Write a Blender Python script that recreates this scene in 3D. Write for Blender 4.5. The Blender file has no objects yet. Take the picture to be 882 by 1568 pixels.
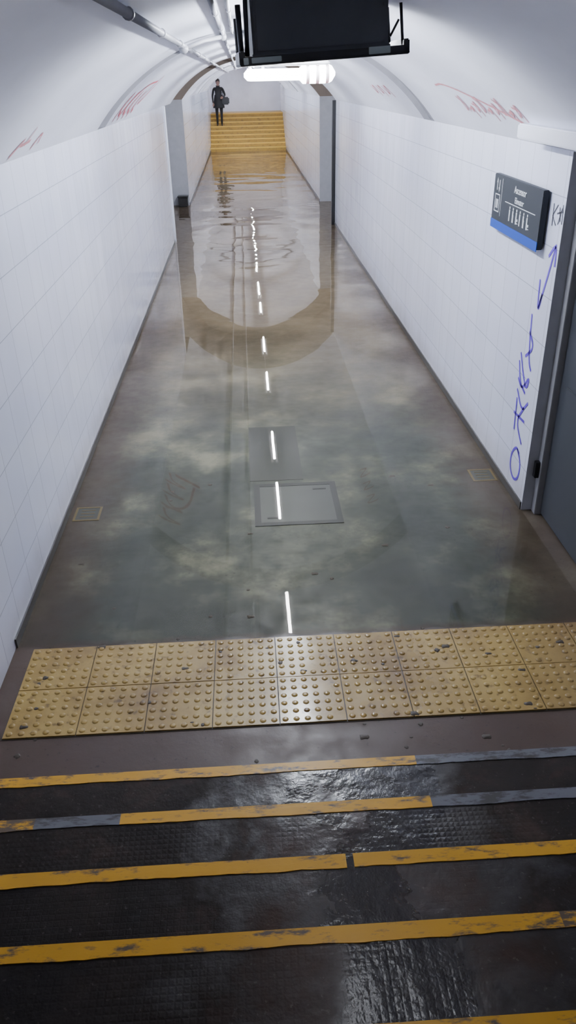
import bpy, bmesh, math, random
from mathutils import Vector, Matrix
random.seed(4)
scene = bpy.context.scene
XL, XR, XC, HW, SPR, APEX = -1.39, 1.89, 0.25, 1.64, 2.35, 3.15
RV = (HW*HW + 0.8**2)/(2*0.8)
ZC = APEX - RV
def vault_z(x, e=0.0):
    return ZC + math.sqrt(max((RV+e)**2 - (x-XC)**2, 0))

# ------------------------------------------------------------------ materials
class M:
    def __init__(s, name):
        s.m = bpy.data.materials.new(name); s.m.use_nodes = True
        s.nt = s.m.node_tree; s.n = s.nt.nodes; s.l = s.nt.links
        s.b = s.n['Principled BSDF']; s.out = s.n['Material Output']
        s.tc = s.n.new('ShaderNodeTexCoord')
    def node(s, t, **k):
        nd = s.n.new(t)
        for a, v in k.items(): setattr(nd, a, v)
        return nd
    def link(s, a, b): s.l.new(a, b)
    def noise(s, scale, detail=4, rough=.55, sc=None, dist=0):
        nd = s.node('ShaderNodeTexNoise')
        nd.inputs['Scale'].default_value = scale
        nd.inputs['Detail'].default_value = detail
        nd.inputs['Roughness'].default_value = rough
        nd.inputs['Distortion'].default_value = dist
        if sc:
            mp = s.node('ShaderNodeMapping'); mp.inputs['Scale'].default_value = sc
            s.link(s.tc.outputs['Object'], mp.inputs[0]); s.link(mp.outputs[0], nd.inputs['Vector'])
        else:
            s.link(s.tc.outputs['Object'], nd.inputs['Vector'])
        return nd.outputs['Fac']
    def ramp(s, src, stops):
        r = s.node('ShaderNodeValToRGB'); e = r.color_ramp.elements
        e[0].position, e[1].position = stops[0][0], stops[-1][0]
        def c(v): return (v, v, v, 1) if not isinstance(v, (tuple, list)) else (*v, 1)
        e[0].color = c(stops[0][1]); e[1].color = c(stops[-1][1])
        for p, v in stops[1:-1]:
            q = e.new(p); q.color = c(v)
        s.link(src, r.inputs[0]); return r.outputs[0]
    def mix(s, fac, a, b, mode='MIX'):
        nd = s.node('ShaderNodeMix', data_type='RGBA', blend_type=mode)
        for i, v in ((0, fac), (6, a), (7, b)):
            if hasattr(v, 'is_linked'): s.link(v, nd.inputs[i])
            elif isinstance(v, (tuple, list)): nd.inputs[i].default_value = (*v, 1)
            else: nd.inputs[i].default_value = v
        return nd.outputs[2]
    def math(s, op, a, b=0.0, c=0.0, clamp=False):
        nd = s.node('ShaderNodeMath', operation=op, use_clamp=clamp)
        for i, v in enumerate((a, b, c)):
            if hasattr(v, 'is_linked'): s.link(v, nd.inputs[i])
            else: nd.inputs[i].default_value = v
        return nd.outputs[0]
    def xyz(s):
        nd = s.node('ShaderNodeSeparateXYZ'); s.link(s.tc.outputs['Object'], nd.inputs[0]); return nd.outputs
    def maprange(s, v, a, b, c=0, d=1):
        nd = s.node('ShaderNodeMapRange', clamp=True)
        s.link(v, nd.inputs[0])
        for i, k in enumerate((a, b, c, d)): nd.inputs[i+1].default_value = k
        return nd.outputs[0]
    def set(s, col=None, rough=None, metal=None, ior=None, emis=None, es=None, spec=None):
        for key, v in (('Base Color', col), ('Roughness', rough), ('Metallic', metal), ('IOR', ior), ('Emission Color', emis), ('Emission Strength', es), ('Specular IOR Level', spec)):
            if v is None: continue
            if hasattr(v, 'is_linked'): s.link(v, s.b.inputs[key])
            elif isinstance(v, (tuple, list)): s.b.inputs[key].default_value = (*v, 1)
            else: s.b.inputs[key].default_value = v
        return s
    def bump(s, h, strength=.3, dist=.01):
        nd = s.node('ShaderNodeBump'); nd.inputs['Strength'].default_value = strength
        nd.inputs['Distance'].default_value = dist
        s.link(h, nd.inputs['Height']); s.link(nd.outputs[0], s.b.inputs['Normal']); return nd

def simple(name, col, rough=.5, metal=0, var=.25, scale=8, spec=None):
    m = M(name); f = m.noise(scale, 5)
    dk = tuple(c*(1-var) for c in col)
    m.set(m.mix(f, dk, col), rough, metal, spec=spec); return m.m

def emis(name, col, s):
    m = M(name); m.set((.9, .9, .9), .4, emis=col, es=s); return m.m

# wall tiles (white glazed)
def wall_mat():
    m = M('white_tile'); x, y, z = m.xyz()
    cmb = m.node('ShaderNodeCombineXYZ'); m.link(y, cmb.inputs[0]); m.link(z, cmb.inputs[1])
    br = m.node('ShaderNodeTexBrick', offset=0.0)
    br.inputs['Scale'].default_value = 1.0
    br.inputs['Brick Width'].default_value = .30; br.inputs['Row Height'].default_value = .30
    br.inputs['Mortar Size'].default_value = .0030; br.inputs['Mortar Smooth'].default_value = .3
    br.inputs['Color1'].default_value = (.75, .77, .88, 1); br.inputs['Color2'].default_value = (.71, .73, .85, 1)
    br.inputs['Mortar'].default_value = (.40, .42, .50, 1)
    m.link(cmb.outputs[0], br.inputs['Vector'])
    n = m.noise(.8, 3, .5, (1, .5, 1))
    d = m.ramp(n, [(.3, (.88, .89, .94)), (.6, (1, 1, 1))])
    c = m.mix(1, br.outputs['Color'], d, 'MULTIPLY')
    # browner towards the foot of the wall
    lown = m.math('ADD', z, m.math('MULTIPLY', m.noise(3, 4), -.25))
    g = m.maprange(lown, -.12, .15, .5, 0)
    c = m.mix(g, c, (.33, .29, .25))
    m.set(c, .11)
    m.bump(m.noise(2.6, 2, .45, (1, 1, .4)), .24, .03)
    return m.m
WALL = wall_mat()
def vault_mat():
    m = M('white_plaster')
    n = m.noise(.9, 6, .6, (1, .5, 1))
    c = m.ramp(n, [(.3, (.62, .63, .72)), (.6, (.74, .76, .86))])
    m.set(c, .45); m.bump(m.noise(30, 4), .05, .005); return m.m
VAULT = vault_mat()
GROOVE = simple('grey_joint_plaster', (.40, .40, .44), .6)
RECESS = simple('shaded_recess_plaster', (.22, .175, .145), .6)  # shadow of the ceiling recess put into a brown-grey colour
JAMB = simple('grey_painted_jamb', (.46, .47, .52), .5)
BASE = simple('dark_skirting', (.06, .057, .055), .3, var=.5, scale=5)

def floor_mat():
    m = M('wet_concrete'); x, y, z = m.xyz()
    n1 = m.noise(1.6, 9, .62)
    n2 = m.noise(7, 6, .6)
    big = m.noise(.6, 3, .5)
    mixn = m.math('ADD', m.math('MULTIPLY', n1, .6), m.math('MULTIPLY', big, .4))
    base = m.ramp(mixn, [(.40, (.024, .031, .023)), (.49, (.044, .052, .038)), (.535, (.085, .090, .064)), (.60, (.21, .205, .145))])
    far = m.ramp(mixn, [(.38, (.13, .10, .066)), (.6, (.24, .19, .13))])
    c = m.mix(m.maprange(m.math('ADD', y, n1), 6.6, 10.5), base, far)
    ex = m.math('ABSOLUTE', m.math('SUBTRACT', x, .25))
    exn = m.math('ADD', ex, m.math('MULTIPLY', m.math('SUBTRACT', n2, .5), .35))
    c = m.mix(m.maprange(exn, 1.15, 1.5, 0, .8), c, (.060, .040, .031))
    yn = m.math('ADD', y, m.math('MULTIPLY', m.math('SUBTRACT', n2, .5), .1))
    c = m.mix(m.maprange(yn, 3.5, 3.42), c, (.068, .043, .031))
    sp = m.ramp(m.noise(42, 3), [(.28, (.3, .3, .3)), (.36, (1, 1, 1))])
    c = m.mix(.7, c, sp, 'MULTIPLY')
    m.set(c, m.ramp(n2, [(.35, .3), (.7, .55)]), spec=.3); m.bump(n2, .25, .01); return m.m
FLOOR = floor_mat()

def water_mat():
    m = M('flood_water'); x, y, z = m.xyz()
    tr = m.node('ShaderNodeBsdfTransparent'); tr.inputs[0].default_value = (.93, .92, .87, 1)
    gl = m.node('ShaderNodeBsdfGlossy'); gl.inputs['Roughness'].default_value = .012
    gl.inputs['Color'].default_value = (1, .94, .87, 1)
    fr = m.node('ShaderNodeFresnel'); fr.inputs['IOR'].default_value = 1.34
    amp = m.math('ADD', m.maprange(y, 10, 18, .03, .8), m.maprange(y, 26, 36, 0, -.6))
    w1 = m.noise(1.0, 1, .4, (.55, 1.0, 1), .4)
    w2 = m.noise(5.0, 1, .5, (.5, 1, 1))
    h = m.math('MULTIPLY', m.math('ADD', m.math('MULTIPLY', w1, 1.0), m.math('MULTIPLY', w2, .025)), amp)
    bp = m.node('ShaderNodeBump'); bp.inputs['Strength'].default_value = 1; bp.inputs['Distance'].default_value = .04
    m.link(h, bp.inputs['Height'])
    for nd in (gl, fr): m.link(bp.outputs[0], nd.inputs['Normal'])
    mx = m.node('ShaderNodeMixShader')
    # the film thins out towards the stairs, so it mirrors less there
    depth = m.maprange(m.math('ADD', y, m.math('MULTIPLY', m.noise(1.1, 3), 1.5)), 5.0, 10.0, .50, 1.0)
    m.link(m.math('MULTIPLY', fr.outputs[0], depth), mx.inputs[0]); m.link(tr.outputs[0], mx.inputs[1]); m.link(gl.outputs[0], mx.inputs[2])
    m.link(mx.outputs[0], m.out.inputs[0]); m.n.remove(m.b); return m.m
WATER = water_mat()

def tread_mat():
    m = M('worn_wet_tread'); x, y, z = m.xyz()
    n = m.noise(2.6, 6, .6, dist=.3); n2 = m.noise(9, 5)
    c = m.ramp(n, [(.35, (.010, .0075, .0065)), (.55, (.020, .014, .011)), (.7, (.055, .034, .025))])
    spk = m.ramp(m.noise(60, 2), [(.66, (0, 0, 0)), (.74, (.08, .075, .07))])
    c = m.mix(.4, c, spk, 'ADD')
    dx = m.math('ABSOLUTE', m.math('SUBTRACT', x, .32))
    wet = m.maprange(m.math('ADD', dx, m.math('MULTIPLY', m.math('SUBTRACT', n, .5), 1.6)), .2, .6, 1, 0)
    r = m.math('MULTIPLY_ADD', wet, -.46, .68)
    m.set(c, r)
    m.link(m.math('MULTIPLY_ADD', wet, .50, .18), m.b.inputs['Specular IOR Level'])
    vor = m.node('ShaderNodeTexVoronoi', distance='CHEBYCHEV'); vor.inputs['Scale'].default_value = 48
    vor.inputs['Randomness'].default_value = 0.0
    m.link(m.tc.outputs['Object'], vor.inputs['Vector'])
    patch = m.maprange(m.noise(1.7, 3), .45, .62, 0, .4)
    hh = m.math('ADD', m.math('MULTIPLY', m.math('MULTIPLY', vor.outputs['Distance'], patch), -1), m.math('MULTIPLY', n2, 1.6))
    m.bump(hh, .55, .010); return m.m
TREAD = tread_mat()
def yellow_mat(name, yel=(.74, .38, .008), worn=(.10, .07, .04), lo=.36, hi=.47, rough=.35):
    m = M(name); n = m.noise(9, 6, .7, (1, 3, 1)); n2 = m.noise(3, 4)
    y = m.mix(n2, tuple(c*.7 for c in yel), yel)
    c = m.mix(m.ramp(n, [(lo, 0.0), (hi, 1.0)]), worn, y)
    m.set(c, rough); m.bump(n, .2, .004); return m.m
YEL = yellow_mat('yellow_nosing_paint')
YELW = yellow_mat('yellow_nosing_worn', lo=.47, hi=.56)
GREYN = yellow_mat('grey_nosing_metal', (.15, .15, .165), (.05, .045, .04), .4, .5, .3)
def tact_mat():
    m = M('tactile_yellow'); x, y, z = m.xyz()
    n = m.noise(2.4, 6, .62); n2 = m.noise(22, 4)
    c = m.ramp(n, [(.3, (.19, .11, .024)), (.5, (.34, .22, .050)), (.7, (.45, .31, .085))])
    sp = m.ramp(n2, [(.30, (.30, .25, .2)), (.42, (1, 1, 1))])
    c = m.mix(.75, c, sp, 'MULTIPLY')
    c = m.mix(m.maprange(m.math('ADD', x, m.math('MULTIPLY', n, .5)), 1.5, 2.0, 0, .6), c, (.12, .07, .035))
    dx = m.math('ABSOLUTE', m.math('SUBTRACT', x, .3))
    r = m.maprange(m.math('ADD', dx, m.math('MULTIPLY', m.math('SUBTRACT', n, .5), 1.6)), .1, .9, .14, .42)
    m.set(c, r); m.bump(n2, .12, .003); return m.m
TACT = tact_mat()
DARKM = simple('dark_grey_metal', (.10, .105, .115), .45, .3, .35, 7)
BLACKM = simple('black_plastic', (.012, .012, .014), .35)
GREYM = simple('grey_conduit', (.30, .30, .33), .4)
GREYM2 = simple('pale_conduit', (.42, .42, .46), .45)
GLINT = simple('pale_glint', (.35, .40, .38), .12)
DOORM = simple('slate_door_paint', (.045, .05, .06), .5, 0, .35, 2)
WHITEM = simple('white_enamel', (.8, .8, .82), .3, var=.08)
SIGNM = simple('sign_charcoal', (.022, .026, .032), .55, var=.1, spec=.2)
BLUEM = simple('sign_blue', (.012, .06, .36), .5, var=.1, spec=.2)
SIGNW = simple('sign_white', (.75, .77, .8), .4, var=.05)
PURPLE = simple('purple_marker', (.12, .05, .55), .5, var=.2, scale=20)
REDM = simple('red_marker', (.58, .08, .11), .6, var=.3, scale=20)
REDF = simple('faded_red_marker', (.60, .26, .29), .6, var=.2, scale=20)
BLACKI = simple('black_marker', (.04, .04, .06), .6)
GROUT = simple('dark_grout', (.06, .045, .03), .6)
TUBE = emis('tube_glow', (.88, .93, 1.0), 420)
TUBEW = emis('fill_tube_glow', (.90, .93, 1.0), 30)  # weak tube out of view, added to light the near end
TUBEH = emis('hall_tube_glow', (.90, .93, 1.0), 220)
DIFF = emis('diffuser_glow', (.93, .95, 1.0), 20)
REDST = emis('diffuser_red_band', (.8, .22, .24), .8)
IRON = simple('cast_iron', (.012, .014, .012), .5, .0)
COVER = simple('cover_concrete', (.055, .062, .055), .4, var=.5, scale=5)
BRASS = simple('ochre_drain_frame', (.17, .12, .04), .45)
PATCHM = simple('repair_concrete', (.036, .040, .031), .5, var=.5, scale=4)
FSTEP = yellow_mat('orange_step_paint', (.45, .26, .04), (.18, .10, .03), .3, .5, .45)
FSTEPY = yellow_mat('bright_step_nosing', (.80, .50, .08), (.4, .23, .05), .25, .4, .4)

# ------------------------------------------------------------------ mesh helpers
def obj_from_bm(name, bm, mats, parent=None, smooth=False):
    me = bpy.data.meshes.new(name); bm.normal_update(); bm.to_mesh(me); bm.free()
    for mt in mats: me.materials.append(mt)
    if smooth:
        for p in me.polygons: p.use_smooth = True
    o = bpy.data.objects.new(name, me); scene.collection.objects.link(o)
    if parent: o.parent = parent
    return o
def empty(name, loc=(0, 0, 0)):
    e = bpy.data.objects.new(name, None); e.location = loc; e.empty_display_size = .1
    scene.collection.objects.link(e); return e
def quad(bm, pts, mi=0):
    f = bm.faces.new([bm.verts.new(p) for p in pts]); f.material_index = mi; return f
def box(bm, a, b, mi=0, bev=0, mat=None):
    v = bmesh.ops.create_cube(bm, size=1)['verts']
    a, b = Vector(a), Vector(b)
    for q in v:
        q.co = Vector(((a.x+b.x)/2+q.co.x*(b.x-a.x), (a.y+b.y)/2+q.co.y*(b.y-a.y), (a.z+b.z)/2+q.co.z*(b.z-a.z)))
    fs = set(f for q in v for f in q.link_faces)
    if bev:
        r = bmesh.ops.bevel(bm, geom=list(set(e for q in v for e in q.link_edges)), offset=bev, segments=2, affect='EDGES')
        v = list(set(r['verts'])); fs = set(f for q in v for f in q.link_faces)
    for f in fs: f.material_index = mi
    if mat: bmesh.ops.transform(bm, matrix=mat, verts=list(set(q for f in fs for q in f.verts)))
def tube(bm, pts, rad, mi=0, seg=12, cap=True):
    pts = [Vector(p) for p in pts]; rings = []
    rads = rad if isinstance(rad, (list, tuple)) else [rad]*len(pts)
    for i, p in enumerate(pts):
        d = (pts[min(i+1, len(pts)-1)] - pts[max(i-1, 0)]).normalized()
        up = Vector((0, 0, 1)) if abs(d.z) < .9 else Vector((1, 0, 0))
        s = d.cross(up).normalized(); t = s.cross(d)
        rings.append([bm.verts.new(p + rads[i]*(math.cos(2*math.pi*k/seg)*s + math.sin(2*math.pi*k/seg)*t)) for k in range(seg)])
    for a, b in zip(rings, rings[1:]):
        for k in range(seg):
            f = bm.faces.new((a[k], a[(k+1) % seg], b[(k+1) % seg], b[k])); f.material_index = mi; f.smooth = True
    if cap:
        for r in (rings[0][::-1], rings[-1]):
            f = bm.faces.new(r); f.material_index = mi
def ball(bm, c, r, mi=0, sc=(1, 1, 1), seg=16):
    v = bmesh.ops.create_uvsphere(bm, u_segments=seg, v_segments=seg//2+2, radius=r)['verts']
    for q in v: q.co = Vector((q.co.x*sc[0], q.co.y*sc[1], q.co.z*sc[2])) + Vector(c)
    for f in set(f for q in v for f in q.link_faces): f.material_index = mi; f.smooth = True

# ------------------------------------------------------------------ room shell
RO = math.sqrt((RV+.35)**2 - (SPR-ZC)**2) - HW     # side offset of the cross passage recess
YLO = 15.9                                         # left opening starts a little earlier
def arc(e, n=40, ledge=False):
    hw = math.sqrt((RV+e)**2 - (SPR-ZC)**2); a = math.asin(hw/(RV+e))
    p = [(XC+(RV+e)*math.sin(-a+2*a*i/n), ZC+(RV+e)*math.cos(-a+2*a*i/n)) for i in range(n+1)]
    return p
bm = bmesh.new()
def ring_seg(y0, e0, z0, y1, e1, z1, mi):
    A = arc(e0); B = arc(e1)
    va = [bm.verts.new((x, y0, z+z0)) for x, z in A]; vb = [bm.verts.new((x, y1, z+z1)) for x, z in B]
    for i in range(len(A)-1):
        f = bm.faces.new((va[i], vb[i], vb[i+1], va[i+1])); f.material_index = mi; f.smooth = abs(y1-y0) > 1e-4
ring_seg(-3.6, 0, 2.42, 1.8, 0, 0, 0)
ring_seg(1.8, 0, 0, 8.35, 0, 0, 0)
ring_seg(8.35, 0, 0, 8.35, .05, 0, 1); ring_seg(8.35, .05, 0, 8.85, .05, 0, 1); ring_seg(8.85, .05, 0, 8.85, 0, 0, 1)
for s in (-1, 1):   # ledge closing the joint on top of each wall
    hx = math.sqrt((RV+.05)**2-(SPR-ZC)**2)
    quad(bm, [(XC+s*HW, 8.35, SPR), (XC+s*hx, 8.35, SPR), (XC+s*hx, 8.85, SPR), (XC+s*HW, 8.85, SPR)], 1)
ring_seg(8.85, 0, 0, 17.3, 0, 0, 0)
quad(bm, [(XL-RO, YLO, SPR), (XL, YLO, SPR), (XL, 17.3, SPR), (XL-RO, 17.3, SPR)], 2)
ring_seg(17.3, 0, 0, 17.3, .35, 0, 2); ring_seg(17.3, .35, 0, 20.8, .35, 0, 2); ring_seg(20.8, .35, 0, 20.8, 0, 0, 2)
ring_seg(20.8, 0, 0, 28.6, 0, 0, 0)
ring_seg(28.6, 0, 0, 28.6, .05, 0, 1); ring_seg(28.6, .05, 0, 29.1, .05, 0, 1); ring_seg(29.1, .05, 0, 29.1, 0, 0, 1)
ring_seg(29.1, 0, 0, 37.2, 0, 0, 0)
# end face of the vault up to the stair hall ceiling
A = arc(0)
va = [bm.verts.new((x, 37.2, z)) for x, z in A]; vb = [bm.verts.new((x, 37.2, 4.3)) for x, z in A]
for i in range(len(A)-1):
    f = bm.faces.new((va[i], vb[i], vb[i+1], va[i+1])); f.material_index = 0
quad(bm, [(XL, 37.2, 4.3), (XR, 37.2, 4.3), (XR, 41.6, 4.3), (XL, 41.6, 4.3)], 0)
obj_from_bm('ceiling', bm, [VAULT, GROOVE, RECESS])

def wall(name, X, s, stations):
    bm = bmesh.new()
    for (y0, o0, zt0, y1, o1, zt1, mi) in stations:
        quad(bm, [(X+s*o0, y0, 0), (X+s*o1, y1, 0), (X+s*o1, y1, zt1), (X+s*o0, y0, zt0)], mi)
    return bm
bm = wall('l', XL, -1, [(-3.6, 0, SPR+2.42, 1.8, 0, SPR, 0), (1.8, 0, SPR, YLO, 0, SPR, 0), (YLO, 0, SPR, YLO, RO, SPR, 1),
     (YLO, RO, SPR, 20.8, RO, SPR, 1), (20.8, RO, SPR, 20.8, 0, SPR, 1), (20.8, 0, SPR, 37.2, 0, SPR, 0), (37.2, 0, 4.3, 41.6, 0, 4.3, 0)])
obj_from_bm('wall_left', bm, [WALL, JAMB])
DX = .16
bm = wall('r', XR, 1, [(-3.6, 0, SPR+2.42, 1.8, 0, SPR, 0), (1.8, 0, SPR, 3.35, 0, SPR, 0), (3.35, 0, SPR, 3.35, DX, SPR, 1),
     (3.35, DX, SPR, 4.75, DX, SPR, 1), (4.75, DX, SPR, 4.75, 0, SPR, 1),
     (4.75, 0, SPR, 17.3, 0, SPR, 0), (17.3, 0, SPR, 17.3, RO, SPR, 1),
     (17.3, RO, SPR, 20.8, RO, SPR, 1), (20.8, RO, SPR, 20.8, 0, SPR, 1), (20.8, 0, SPR, 37.2, 0, SPR, 0), (37.2, 0, 4.3, 41.6, 0, 4.3, 0)])
quad(bm, [(XR, 3.35, SPR), (XR, 4.75, SPR), (XR+DX, 4.75, SPR), (XR+DX, 3.35, SPR)], 1)
obj_from_bm('wall_right', bm, [WALL, JAMB])
bm = bmesh.new(); quad(bm, [(XL, 41.6, 1.2), (XR, 41.6, 1.2), (XR, 41.6, 4.3), (XL, 41.6, 4.3)])
obj_from_bm('wall_back', bm, [VAULT])
bm = bmesh.new()
quad(bm, [(XL-RO, 2.2, 0), (XR+RO, 2.2, 0), (XR+RO, 37.4, 0), (XL-RO, 37.4, 0)])
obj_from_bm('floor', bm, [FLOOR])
# skirtings
bm = bmesh.new()
box(bm, (XL, 3.46, 0), (XL+.010, YLO, .06)); box(bm, (XL, 20.8, 0), (XL+.010, 36.98, .07))
obj_from_bm('baseboard_left', bm, [BASE])
bm = bmesh.new()
box(bm, (XR-.010, 4.76, 0), (XR, 17.2, .06)); box(bm, (XR-.010, 20.8, 0), (XR, 36.98, .07))
obj_from_bm('baseboard_right', bm, [BASE])
# ledge over the side door
bm = bmesh.new(); box(bm, (XR-.17, 3.2, 2.39), (XR+.2, 5.28, 2.475), 0, .008)
obj_from_bm('trim_1', bm, [VAULT])
# dark steel corner strip on the right opening, pale one on the left
bm = bmesh.new(); box(bm, (XR-.07, 17.22, 0), (XR+.05, 17.33, 2.345), 0, .004)
obj_from_bm('trim_2', bm, [BLACKM])
bm = bmesh.new(); box(bm, (XL-.02, YLO-.25, 0), (XL+.012, YLO+.005, 2.345), 0, .003)
obj_from_bm('trim_3', bm, [VAULT])
# side door: frame + leaf with pressed panels
d = empty('door_1', (XR+DX, 4.05, 0))
bm = bmesh.new()
box(bm, (-.05, -.62, .015), (-.005, .62, 2.2), 0, .004)
for z0, z1 in ((.15, 1.0), (1.1, 2.05)):
    box(bm, (-.06, -.5, z0), (-.048, .5, z1), 0, .004)
box(bm, (-.1, -.56, 1.0), (-.06, -.5, 1.12), 1, .004); tube(bm, [(-.1, -.53, 1.06), (-.12, -.53, 1.06), (-.12, -.42, 1.06)], .01, 1)
obj_from_bm('leaf', bm, [DOORM, GREYM], d)
bm = bmesh.new()
box(bm, (-.09, .625, 0), (0, .695, 2.3), 0, .003); box(bm, (-.09, -.695, 0), (0, -.625, 2.3), 0, .003); box(bm, (-.09, -.625, 2.21), (0, .625, 2.3), 0, .003)
box(bm, (-.12, .645, .28), (-.085, .69, .40), 1, .004)
obj_from_bm('frame', bm, [simple('door_frame_grey', (.30, .30, .32), .45), BLACKM], d)
bm = bmesh.new(); box(bm, (XL-.26, 20.55, 0), (XL-.03, 20.78, .22), 0, .02); box(bm, (XL-.28, 20.53, .22), (XL-.01, 20.79, .25), 0, .008)
obj_from_bm('pump_box', bm, [BLACKM])

# ------------------------------------------------------------------ flood water
bm = bmesh.new()
n = 80; prev = None
for i in range(n+1):
    x = XL + (XR-XL)*i/n
    y0 = 3.455 + .012*math.sin(i*.9)
    a = bm.verts.new((x, y0, .006)); b = bm.verts.new((x, 36.99, .006))
    if prev: bm.faces.new((prev[0], a, b, prev[1]))
    prev = (a, b)
quad(bm, [(XL-RO, YLO, .006), (XL, YLO, .006), (XL, 20.8, .006), (XL-RO, 20.8, .006)])
quad(bm, [(XR, 17.3, .006), (XR+RO, 17.3, .006), (XR+RO, 20.8, .006), (XR, 20.8, .006)])
obj_from_bm('flood_water', bm, [WATER])

# ------------------------------------------------------------------ covers / drains in floor
bm = bmesh.new()
def cover(bm, x0, y0, x1, y1, w, mf, mi):
    for a, b in (((x0, y0), (x1, y0+w)), ((x0, y1-w), (x1, y1)), ((x0, y0+w), (x0+w, y1-w)), ((x1-w, y0+w), (x1, y1-w))):
        box(bm, (a[0], a[1], -.01), (b[0], b[1], .004), mf)
    box(bm, (x0+w, y0+w, -.01), (x1-w, y1-w, .002), mi)
cover(bm, -.03, 4.68, .60, 5.32, .045, 0, 1)
box(bm, (.06, 4.78, .002), (.16, 4.80, .004), 0); box(bm, (.42, 5.2, .002), (.52, 5.22, .004), 0)
obj_from_bm('manhole_cover', bm, [IRON, COVER])
for (cx, cy) in ((-1.25, 4.97), (1.765, 5.32)):
    bm = bmesh.new(); cover(bm, cx-.095, cy-.1, cx+.095, cy+.1, .016, 0, 1)
    for i in range(3): box(bm, (cx-.05, cy-.045+i*.045, .002), (cx+.05, cy-.037+i*.045, .004), 0)
    obj_from_bm('floor_drain', bm, [BRASS, COVER])
bm = bmesh.new(); box(bm, (-.06, 5.38, -.005), (.36, 6.45, .002))
obj_from_bm('floor_patch', bm, [PATCHM])

# ------------------------------------------------------------------ tactile paving
bm = bmesh.new()
T = .33
box(bm, (-1.29, 2.755, -.01), (1.888, 3.435, .002), 1)
xs = [-1.285] + [.058+T*k for k in range(-3, 6)] + [1.885]
ys = [2.76, 3.095, 3.43]
for r in range(2):
    for a, b in zip(xs, xs[1:]):
        g = .0025; dz = random.uniform(-.0006, .0006)
        box(bm, (a+g, ys[r]+g, -.005), (b-g, ys[r+1]-g, .009+dz), 0)
        nx = max(1, round((b-a)/.055))
        for i in range(nx):
            for j in range(6):
                cx = a + (b-a)*(i+.5)/nx; cy = ys[r] + (ys[r+1]-ys[r])*(j+.5)/6; z = .009+dz
                if random.random() < .03: continue
                rr = .0165; pr = None
                for (q, h) in ((1, 0), (.84, .0032), (.5, .0050)):
                    ring = [bm.verts.new((cx+rr*q*math.cos(t*math.pi/5), cy+rr*q*math.sin(t*math.pi/5), z+h)) for t in range(10)]
                    if pr:
                        for t in range(10):
                            f = bm.faces.new((pr[t], pr[(t+1) % 10], ring[(t+1) % 10], ring[t])); f.smooth = True
                    pr = ring
                f = bm.faces.new(pr); f.smooth = True
obj_from_bm('tactile_paving', bm, [TACT, GROUT])
# pebbles / blobs of dirt
bm = bmesh.new()
for i in range(60):
    x = random.uniform(-1.2, 1.7); y = random.uniform(2.45, 3.5) if i < 45 else random.uniform(3.5, 5.5)
    z = .009 if 2.76 < y < 3.43 else .0
    r = random.uniform(.006, .017)
    v = bmesh.ops.create_icosphere(bm, subdivisions=2, radius=r)['verts']
    ph = random.random()*6
    for q in v:
        k = 1+.3*math.sin(q.co.x*300+ph)
        q.co = Vector((q.co.x*1.4*k + x, q.co.y*k + y, q.co.z*.35 + z))
obj_from_bm('floor_debris', bm, [GROUT])

# ------------------------------------------------------------------ near staircase
bm = bmesh.new()
RS, TR, Y1 = .155, .347, 2.373
NS = 17
XA, XB = XL+.002, XR-.002
segs = {1: [(XA, .633, 2), (.633, XB, 4)], 2: [(XA, -.9, 3), (-.9, -.577, 4), (-.577, .614, 2), (.614, XB, 4)],
        3: [(XA, .24, 2), (.265, XB, 2)], 4: [(XA, .82, 2), (.82, 1.25, 3), (1.25, XB, 2)]}
for k in range(1, NS+1):
    yk = Y1 - TR*(k-1); z = RS*k
    yb = yk - TR
    quad(bm, [(XA, yk, z-RS), (XB, yk, z-RS), (XB, yk-.004, z), (XA, yk-.004, z)], 1)
    if k < NS: quad(bm, [(XA, yb-.01, z), (XB, yb-.01, z), (XB, yk, z), (XA, yk, z)], 0)
    else: quad(bm, [(XA, -5.2, z), (XB, -5.2, z), (XB, yk, z), (XA, yk, z)], 0)
    for (a, b, mi) in segs.get(k, [(XA, XB, 2)]):
        m = max(1, int((b-a)/.03)); w = .046; wv = 0
        top = [(a+(b-a)*i/m) for i in range(m+1)]
        wi = []
        for _ in top:
            wv = wv*.8 + random.uniform(-.0022, .0022); wi.append(w+wv)
        for i in range(m):
            x0, x1 = top[i], top[i+1]
            quad(bm, [(x0, yk-wi[i], z+.003), (x1, yk-wi[i+1], z+.003), (x1, yk+.004, z+.003), (x0, yk+.004, z+.003)], mi)
            quad(bm, [(x0, yk+.004, z+.003), (x1, yk+.004, z+.003), (x1, yk+.004, z-.03), (x0, yk+.004, z-.03)], mi)
            quad(bm, [(x0, yk-wi[i], z), (x1, yk-wi[i+1], z), (x1, yk-wi[i+1], z+.003), (x0, yk-wi[i], z+.003)], mi)
obj_from_bm('staircase', bm, [TREAD, TREAD, YEL, YELW, GREYN])

# ------------------------------------------------------------------ far staircase (rising)
bm = bmesh.new()
for k in range(9):
    y = 37+.3*k; z = RS*k
    quad(bm, [(XA, y, z), (XB, y, z), (XB, y, z+RS), (XA, y, z+RS)], 0)
    y2 = y+.3 if k < 8 else 41.59
    quad(bm, [(XA, y, z+RS), (XB, y, z+RS), (XB, y2, z+RS), (XA, y2, z+RS)], 0)
    box(bm, (XA+.003, y-.012, z+RS-.045), (XB-.003, y+.05, z+RS+.004), 1, .003)
obj_from_bm('staircase', bm, [FSTEP, FSTEPY])

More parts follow.
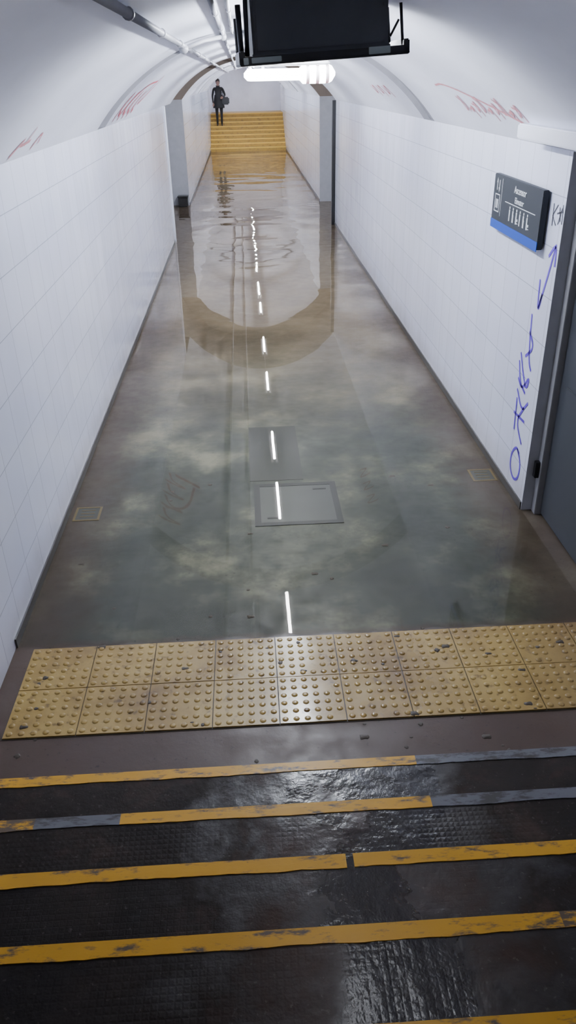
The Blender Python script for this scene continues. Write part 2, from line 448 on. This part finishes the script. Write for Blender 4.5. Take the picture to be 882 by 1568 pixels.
# ------------------------------------------------------------------ fluorescent lamps
for y in (1.45, 4.95, 6.84, 9.9, 11.95, 15.3, 17.95, 21.3, 23.4, 26.9, 29.3, 32.4, 35.0, 39.3):  # first two tubes are out of sight, added to brighten the near vault
    bm = bmesh.new(); xx = .31; zt = 4.29 if y > 38 else (3.49 if 17.3 < y < 20.8 else 3.145)
    zz = 2.985
    box(bm, (xx-.07, y-.02, zz+.035), (xx+.07, y+1.24, zz+.085), 0, .01)
    tube(bm, [(xx, y, zz), (xx, y+1.22, zz)], .019, 1)
    for q in (-.02, 1.22): box(bm, (xx-.022, y+q, zz-.025), (xx+.022, y+q+.022, zz+.04), 0, .003)
    for q in (.2, 1.0): tube(bm, [(xx, y+q, zz+.08), (xx, y+q, zt)], .008, 0, 8)
    obj_from_bm('fluorescent_lamp', bm, [WHITEM, TUBEW if y < 2 else (TUBEH if y > 38 else TUBE)])
# transverse diffuser lamp behind the hanging box
bm = bmesh.new()
x0, x1, yl, zl = .03, .65, 6.0, 2.77
N = 28; pts = []; rad = []
for i in range(N+1):
    t = i/N; x = x0+(x1-x0)*t
    e = min(t, 1-t)*(x1-x0); R = .036 if x < .42 else .058
    rad.append(max(.012, R*math.sqrt(max(0, 1-(1-min(e/R, 1))**2)))); pts.append((x, yl, zl))
tube(bm, pts, rad, 0, 20)
for f in bm.faces:
    c = f.calc_center_median().x
    if .45 < c < .475 or .51 < c < .535 or .575 < c < .60: f.material_index = 2
box(bm, (x0+.04, yl-.05, zl+.05), (x1-.04, yl+.05, zl+.08), 1, .01)
for x in (.16, .52): tube(bm, [(x, yl, zl+.03), (x, yl, vault_z(x)-.002)], .009, 1, 8)
obj_from_bm('diffuser_lamp', bm, [DIFF, WHITEM, REDST])

# ------------------------------------------------------------------ hanging equipment box
eb = empty('hanging_equipment_box', (.43, 4.5, 2.845)); eb.rotation_euler = (0, math.radians(-2.8), math.radians(3))
bm = bmesh.new()
box(bm, (-.355, 0, .015), (.335, .36, .30), 0, .012)
box(bm, (-.335, -.006, .035), (.315, .004, .29), 0, .004)
box(bm, (-.36, -.012, .015), (.34, .0, .03), 0, .003)
for x in (-.33, .31):
    for z in (.045, .2): tube(bm, [(x, -.004, z), (x, -.012, z)], .006, 0, 8)
obj_from_bm('housing', bm, [DARKM], eb)
bm = bmesh.new()
box(bm, (-.43, -.05, -.022), (.43, -.02, .018), 0, .006)
box(bm, (-.43, -.05, -.02), (.43, .34, -.008), 0, .003)
box(bm, (-.43, -.05, -.022), (-.40, .34, .045), 0, .006); box(bm, (.40, -.05, -.022), (.43, .34, .045), 0, .006)
tube(bm, [(-.415, 0, .02), (-.415, 0, .24)], .014, 0, 8); tube(bm, [(-.385, .02, .02), (-.375, .02, .26)], .012, 0, 8)
tube(bm, [(.405, 0, .02), (.395, 0, .20)], .008, 0, 8); tube(bm, [(.34, 0, .06), (.385, 0, .13)], .006, 0, 8)
tube(bm, [(-.415, .3, .02), (-.415, .3, .2)], .012, 0, 8); tube(bm, [(.405, .3, .02), (.395, .3, .2)], .008, 0, 8)
obj_from_bm('bracket', bm, [BLACKM], eb)
bm = bmesh.new()
box(bm, (-.37, -.056, -.012), (-.22, -.049, .012), 0, .002); box(bm, (.22, -.056, -.012), (.33, -.049, .02), 0, .002); box(bm, (-.41, -.056, -.016), (-.385, -.049, .014), 0, .002)
obj_from_bm('glint_plates', bm, [GLINT], eb)  # pale plates stand in for glints along the bracket edge

# ------------------------------------------------------------------ conduits on ceiling
def conduit(xp, r, mat, zoff, y0=1.9, y1=37, name='ceiling_conduit'):
    bm = bmesh.new(); z = vault_z(xp) - zoff
    tube(bm, [(xp, y0, z), (xp, y1, z)], r, 0, 12)
    y = y0+.4
    while y < y1:
        tube(bm, [(xp, y, z), (xp, y+.03, z)], r*1.35, 0, 12)
        box(bm, (xp-.006, y+.005, z), (xp+.006, y+.025, vault_z(xp)+.0), 0)
        y += 1.6
    obj_from_bm(name, bm, [mat])
conduit(-.46, .020, GREYM, .024)
conduit(-.13, .015, GREYM2, .018)
conduit(-.05, .012, GREYM, .016, y1=8.2)
# branch going down from the thick conduit
bm = bmesh.new()
tube(bm, [(-.46, 7.6, vault_z(-.46)-.045), (-.30, 7.75, 3.04), (-.13, 7.9, vault_z(-.13)-.04)], .018, 0, 10)
ball(bm, (-.46, 7.6, vault_z(-.46)-.045), .040); ball(bm, (-.13, 7.9, vault_z(-.13)-.04), .033)
obj_from_bm('conduit_branch', bm, [GREYM])

# ------------------------------------------------------------------ wall sign
sg = empty('wall_sign', (XR, 6.03, 1.76))
# local: u along -Y (0..1.03), v up (0..0.35)
def SB(bm, u0, v0, u1, v1, t0, t1, mi=0, bev=0):
    box(bm, (-t1, -u1, v0), (-t0, -u0, v1), mi, bev)
bm = bmesh.new(); SB(bm, 0, 0, 1.03, .355, .012, .05, 0, .004); SB(bm, 0, -.012, 1.03, .048, .0495, .053, 1, .001)
for u in (.15, .85): SB(bm, u, .1, u+.06, .25, 0, .013, 0)
obj_from_bm('panel', bm, [SIGNM, BLUEM], sg)
bm = bmesh.new()
t0, t1 = .0495, .0525
def fr(u0, v0, u1, v1, w=.006):
    SB(bm, u0, v0, u1, v0+w, t0, t1); SB(bm, u0, v1-w, u1, v1, t0, t1); SB(bm, u0, v0, u0+w, v1, t0, t1); SB(bm, u1-w, v0, u1, v1, t0, t1)
fr(.055, .105, .165, .225)
SB(bm, .085, .13, .10, .19, t0, t1); SB(bm, .115, .13, .13, .19, t0, t1)
for u, up in ((.085, 1), (.135, -1)):
    SB(bm, u-.004, .25, u+.004, .32, t0, t1)
    vt = .335 if up > 0 else .235; vb = .30 if up > 0 else .27
    quad(bm, [(-t1, -(u-.016), vb), (-t1, -(u+.016), vb), (-t1, -u, vt), (-t1, -u, vt-.001*up)])
SB(bm, .2, .085, .203, .335, t0, t1)
SB(bm, .30, .195, .93, .199, t0, t1)
def person_icon(u, v, s, kind=0):
    SB(bm, u-.010*s, v+.035*s, u+.010*s, v+.075*s, t0, t1, bev=.001)
    SB(bm, u-.009*s, v, u-.002*s, v+.036*s, t0, t1); SB(bm, u+.002*s, v, u+.009*s, v+.036*s, t0, t1)
    SB(bm, u-.008*s, v+.079*s, u+.008*s, v+.095*s, t0, t1, bev=.0025)
    if kind == 1: SB(bm, u+.013*s, v, u+.016*s, v+.05*s, t0, t1)
    if kind == 2:
        SB(bm, u+.012*s, v+.005*s, u+.04*s, v+.010*s, t0, t1); SB(bm, u+.016*s, v+.02*s, u+.036*s, v+.035*s, t0, t1)
for i in range(6): person_icon(.42+.075*i, .085, 1.0, i % 3)
obj_from_bm('pictograms', bm, [SIGNW], sg)
for txt, v, sz in (('Ascensor', .275, .066), ('Elevator', .212, .056)):
    cu = bpy.data.curves.new('lettering', 'FONT'); cu.body = txt; cu.size = sz; cu.extrude = .001; cu.align_x = 'CENTER'
    to = bpy.data.objects.new('tmp', cu); scene.collection.objects.link(to)
    bpy.context.view_layer.update()
    me = bpy.data.meshes.new_from_object(to.evaluated_get(bpy.context.evaluated_depsgraph_get()))
    bpy.data.objects.remove(to)
    # text x -> -Y, text y -> Z, text z -> -X
    me.transform(Matrix(((0, 0, -1, -.052), (-1, 0, 0, -.60), (0, 1, 0, v), (0, 0, 0, 1))))
    me.materials.clear(); me.materials.append(SIGNW)
    o = bpy.data.objects.new('lettering', me); scene.collection.objects.link(o); o.parent = sg

# ------------------------------------------------------------------ graffiti ribbons
def smoothline(p, it=2):
    for _ in range(it):
        q = [p[0]]
        for a, b in zip(p, p[1:]):
            q += [tuple(a[i]*.75+b[i]*.25 for i in range(2)), tuple(a[i]*.25+b[i]*.75 for i in range(2))]
        p = q+[p[-1]]
    return p
def ribbon(bm, pts2, f3, w, smooth=True):
    p = smoothline(pts2) if smooth and len(pts2) > 2 else pts2
    prev = None
    for i, a in enumerate(p):
        d = Vector(p[min(i+1, len(p)-1)])-Vector(p[max(i-1, 0)])
        if d.length < 1e-6: continue
        d.normalize(); nn = Vector((-d.y, d.x))*w/2
        va = bm.verts.new(f3(a[0]+nn.x, a[1]+nn.y)); vb = bm.verts.new(f3(a[0]-nn.x, a[1]-nn.y))
        if prev: bm.faces.new((prev[0], va, vb, prev[1]))
        prev = (va, vb)
rw = lambda y, z: (XR-.0025, y, z)
bm = bmesh.new()
W = .021
for st in ([(4.96, 1.40), (4.87, 1.62), (4.80, 1.83)], [(4.90, 1.74), (4.795, 1.84), (4.78, 1.70)], [(4.99, 1.58), (4.975, 1.42), (4.95, 1.39), (4.92, 1.5)],
           [(5.05, 1.34), (5.03, 1.18), (4.99, 1.02), (4.93, .98)], [(5.05, 1.22), (4.93, 1.14), (5.07, 1.04)],
           [(5.16, 1.04), (5.08, .93), (4.97, .82), (4.93, .95), (5.05, .80), (5.15, .86)],
           [(5.17, .98), (5.11, .84), (4.98, .80)],
           [(5.14, .78), (5.0, .66), (4.90, .76)], [(5.15, .60), (4.92, .61)], [(5.12, .72), (5.10, .48)], [(4.96, .70), (5.08, .56), (4.92, .44)],
           [(4.98, .38), (4.88, .31), (4.89, .18), (4.98, .13), (5.08, .18), (5.09, .30), (5.0, .39), (4.93, .36)]):
    ribbon(bm, st, rw, W)
obj_from_bm('purple_graffiti', bm, [PURPLE])
bm = bmesh.new()
for st in ([(4.93, 2.05), (4.92, 1.92)], [(4.86, 2.05), (4.93, 1.98), (4.86, 1.93)], [(4.83, 2.04), (4.80, 1.96)], [(4.79, 2.04), (4.83, 1.94)], [(4.86, 2.0), (4.78, 2.02)], [(4.78, 2.06), (4.77, 1.95)]):
    ribbon(bm, st, rw, .009, False)
obj_from_bm('black_graffiti', bm, [BLACKI])
def vf(y, x):
    c = Vector((XC, ZC)); p = Vector((x, vault_z(x))); dd = (c-p).normalized()*.004
    return (x+dd.x, y, p.y+dd.y)
bm = bmesh.new()
for k in range(4):
    y = 9.15+.36*k
    ribbon(bm, [(y, -1.36), (y+.12, -1.16), (y+.2, -1.08), (y+.12, -1.28), (y+.3, -1.32)], vf, .034)
ribbon(bm, [(9.5, -1.30), (9.9, -1.02), (10.6, -.98)], vf, .03); ribbon(bm, [(10.6, -1.25), (10.7, -.90)], vf, .07, False)
for k in range(3):
    y = 9.6+.42*k
    ribbon(bm, [(y, 1.72), (y+.12, 1.56), (y+.2, 1.72), (y+.3, 1.60)], vf, .022)
obj_from_bm('red_graffiti', bm, [REDM])
bm = bmesh.new()
for k in range(9):
    y = 5.25+.16*k; s = .05*math.sin(k*2.1)
    ribbon(bm, [(y, 1.78+s*.4), (y+.05, 1.66+s), (y+.10, 1.77), (y+.02, 1.72), (y+.13, 1.70+s)], vf, .015)
ribbon(bm, [(5.3, 1.80), (5.9, 1.70), (6.7, 1.55), (7.0, 1.57)], vf, .015)
for st in ([(5.0, -1.37), (5.2, -1.28), (5.1, -1.33), (5.35, -1.31)], [(5.3, -1.24), (5.25, -1.33)], [(5.5, -1.36), (5.6, -1.27), (5.65, -1.34)]):
    ribbon(bm, st, vf, .018)
obj_from_bm('faded_red_graffiti', bm, [REDF])

# ------------------------------------------------------------------ person on the far stairs
def build_person(loc, scl):
    verts = {}; order = []; edges = []
    def V(n, co, r, par=None):
        verts[n] = len(order); order.append((Vector(co), r))
        if par: edges.append((verts[par], verts[n]))
    # faces -Y; person's left is +X
    V('pelvis', (0, 0, .92), (.15, .11)); V('waist', (0, 0, 1.08), (.135, .10), 'pelvis'); V('chest', (0, 0, 1.27), (.165, .115), 'waist')
    V('neckb', (0, .0, 1.42), (.07, .065), 'chest'); V('neck', (0, -.01, 1.48), (.052, .052), 'neckb'); V('jaw', (0, -.025, 1.535), (.062, .07), 'neck')
    V('head', (0, -.015, 1.60), (.076, .092), 'jaw'); V('crown', (0, -.005, 1.655), (.066, .078), 'head')
    for s, n in ((-1, 'r'), (1, 'l')):
        V(n+'sh', (.175*s, 0, 1.38), (.062, .062), 'chest' )
        if s < 0:
            V(n+'el', (-.245, .03, 1.11), (.044, .044), n+'sh'); V(n+'wr', (-.235, -.08, .87), (.028, .028), n+'el'); V(n+'ha', (-.23, -.10, .81), (.03, .022), n+'wr')
        else:
            V(n+'el', (.27, .03, 1.13), (.046, .046), n+'sh'); V(n+'wr', (.20, -.17, 1.04), (.028, .028), n+'el'); V(n+'ha', (.15, -.20, 1.03), (.03, .022), n+'wr')
        V(n+'hip', (.09*s, 0, .86), (.095, .10), 'pelvis')
        fy = -.03 if s > 0 else .03
        V(n+'kn', (.095*s, fy*.7-.02, .48), (.058, .062), n+'hip'); V(n+'an', (.09*s, fy, .09), (.038, .042), n+'kn')
        V(n+'he', (.09*s, fy+.01, .045), (.036, .036), n+'an'); V(n+'to', (.10*s, fy-.13, .03), (.040, .026), n+'he')
    me = bpy.data.meshes.new('p'); me.from_pydata([tuple(c) for c, r in order], edges, [])
    o = bpy.data.objects.new('p', me); scene.collection.objects.link(o)
    sk = o.modifiers.new('s', 'SKIN'); sk.use_smooth_shade = True
    for i, (c, r) in enumerate(order):
        me.skin_vertices[0].data[i].radius = r
    me.skin_vertices[0].data[0].use_root = True
    sb = o.modifiers.new('ss', 'SUBSURF'); sb.levels = 2
    bpy.context.view_layer.update()
    em = bpy.data.meshes.new_from_object(o.evaluated_get(bpy.context.evaluated_depsgraph_get()))
    bpy.data.objects.remove(o)
    bm = bmesh.new(); bm.from_mesh(em)
    for f in bm.faces:
        c = f.calc_center_median(); f.smooth = True
        if c.z > 1.465: mi = 0
        elif c.z < .075: mi = 3
        elif c.z < .88 and abs(c.x) < .2: mi = 2
        elif (c.x < -.2 and c.z < .86) or (c.x > .05 and c.x < .195 and c.y < -.155 and .95 < c.z < 1.12): mi = 0
        else: mi = 1
        f.material_index = mi
    # coat skirt, open flare down to mid thigh
    prev = None
    for (z, rx, ry) in ((1.15, .155, .12), (1.0, .185, .145), (.85, .215, .17), (.70, .235, .19), (.66, .235, .19), (.665, .215, .17), (.85, .19, .145)):
        ring = [bm.verts.new((rx*math.cos(t*math.pi/14)*(1+.03*math.sin(5*t)), ry*math.sin(t*math.pi/14)*(1+.04*math.cos(4*t)), z)) for t in range(28)]
        if prev:
            for t in range(28):
                f = bm.faces.new((prev[t], prev[(t+1) % 28], ring[(t+1) % 28], ring[t])); f.material_index = 1; f.smooth = True
        prev = ring
    # collar, lapel
    tube(bm, [(-.07, .02, 1.455), (-.03, -.07, 1.44), (0, -.10, 1.38)], [.022, .02, .012], 1, 8); tube(bm, [(.07, .02, 1.455), (.03, -.07, 1.44), (0, -.10, 1.38)], [.022, .02, .012], 1, 8)
    tube(bm, [(-.07, .02, 1.46), (0, .07, 1.475), (.07, .02, 1.46)], .024, 1, 8)
    # hair, face
    ball(bm, (0, .018, 1.635), .098, 4, (.93, 1.02, .98)); ball(bm, (0, .06, 1.56), .075, 4, (1, .6, 1.1))
    for s in (-1, 1):
        ball(bm, (.032*s, -.098, 1.60), .012, 5, seg=10); ball(bm, (.083*s, -.01, 1.59), .022, 0, (.45, .8, 1.3), 10)
        tube(bm, [(.016*s, -.107, 1.622), (.047*s, -.100, 1.622)], .004, 4, 6)
    tube(bm, [(0, -.103, 1.605), (0, -.125, 1.568)], [.008, .015], 0, 8)
    tube(bm, [(-.024, -.098, 1.538), (0, -.104, 1.536), (.024, -.098, 1.538)], .006, 6, 6)
    # hands: fingers and thumb
    for i in range(4):
        x = -.25+.0155*i; L = (.055, .068, .072, .062)[i]
        tube(bm, [(x, -.10, .80), (x, -.108, .80-L*.6), (x+.004, -.10, .80-L*1.15)], [.009, .008, .006], 0, 8)
    tube(bm, [(-.205, -.105, .83), (-.19, -.125, .80), (-.188, -.13, .77)], [.011, .009, .007], 0, 8)
    for i in range(4):
        z = 1.055-.016*i
        tube(bm, [(.16, -.215, z), (.11, -.235, z), (.085, -.215, z-.005)], [.009, .008, .006], 0, 8)
    tube(bm, [(.165, -.19, 1.055), (.14, -.20, 1.085), (.115, -.205, 1.09)], [.011, .009, .007], 0, 8)
    # shoulder bag carried under the left arm
    box(bm, (.14, -.19, .78), (.44, -.03, 1.06), 7, .04)
    tube(bm, [(.18, -.1, 1.05), (.14, -.08, 1.25), (.13, -.03, 1.43), (.15, .07, 1.35), (.20, .03, 1.05)], .010, 7, 8)
    me2 = bpy.data.meshes.new('person'); bm.to_mesh(me2); bm.free()
    for mt in (simple('skin', (.42, .24, .19), .5), simple('black_coat', (.012, .012, .014), .7), simple('dark_trousers', (.012, .011, .012), .8),
               simple('brown_shoes', (.03, .02, .018), .5), simple('dark_hair', (.02, .012, .01), .6), BLACKM, simple('lips', (.30, .10, .10), .5), simple('bag_leather', (.010, .010, .012), .4)):
        me2.materials.append(mt)
    p = bpy.data.objects.new('person', me2); scene.collection.objects.link(p)
    p.location = loc; p.scale = (scl, scl, scl)
    return p
build_person((-.97, 38.69, RS*6+.006), 1.07)

# ------------------------------------------------------------------ world + camera
w = bpy.data.worlds.new('World'); scene.world = w; w.use_nodes = True
w.node_tree.nodes['Background'].inputs[0].default_value = (.55, .62, .75, 1)
w.node_tree.nodes['Background'].inputs[1].default_value = .4
cam = bpy.data.cameras.new('camera'); co = bpy.data.objects.new('camera', cam); scene.collection.objects.link(co)
cam.sensor_fit = 'VERTICAL'; cam.sensor_height = 36; cam.lens = 27.05; cam.clip_start = .05; cam.clip_end = 200
th = math.radians(29.43); yw = math.radians(2.49); r = .023
Yc = Vector((math.sin(yw), math.cos(yw), 0)); Xc = Vector((math.cos(yw), -math.sin(yw), 0)); Z = Vector((0, 0, 1))
F = Yc*math.cos(th) - Z*math.sin(th); U = Yc*math.sin(th) + Z*math.cos(th)
right = (Xc - r*U).normalized(); up = (U + r*Xc).normalized(); back = -F
mt = Matrix((right, up, back)).transposed().to_4x4(); mt.translation = Vector((0, 0, 2.75))
co.matrix_world = mt
scene.camera = co
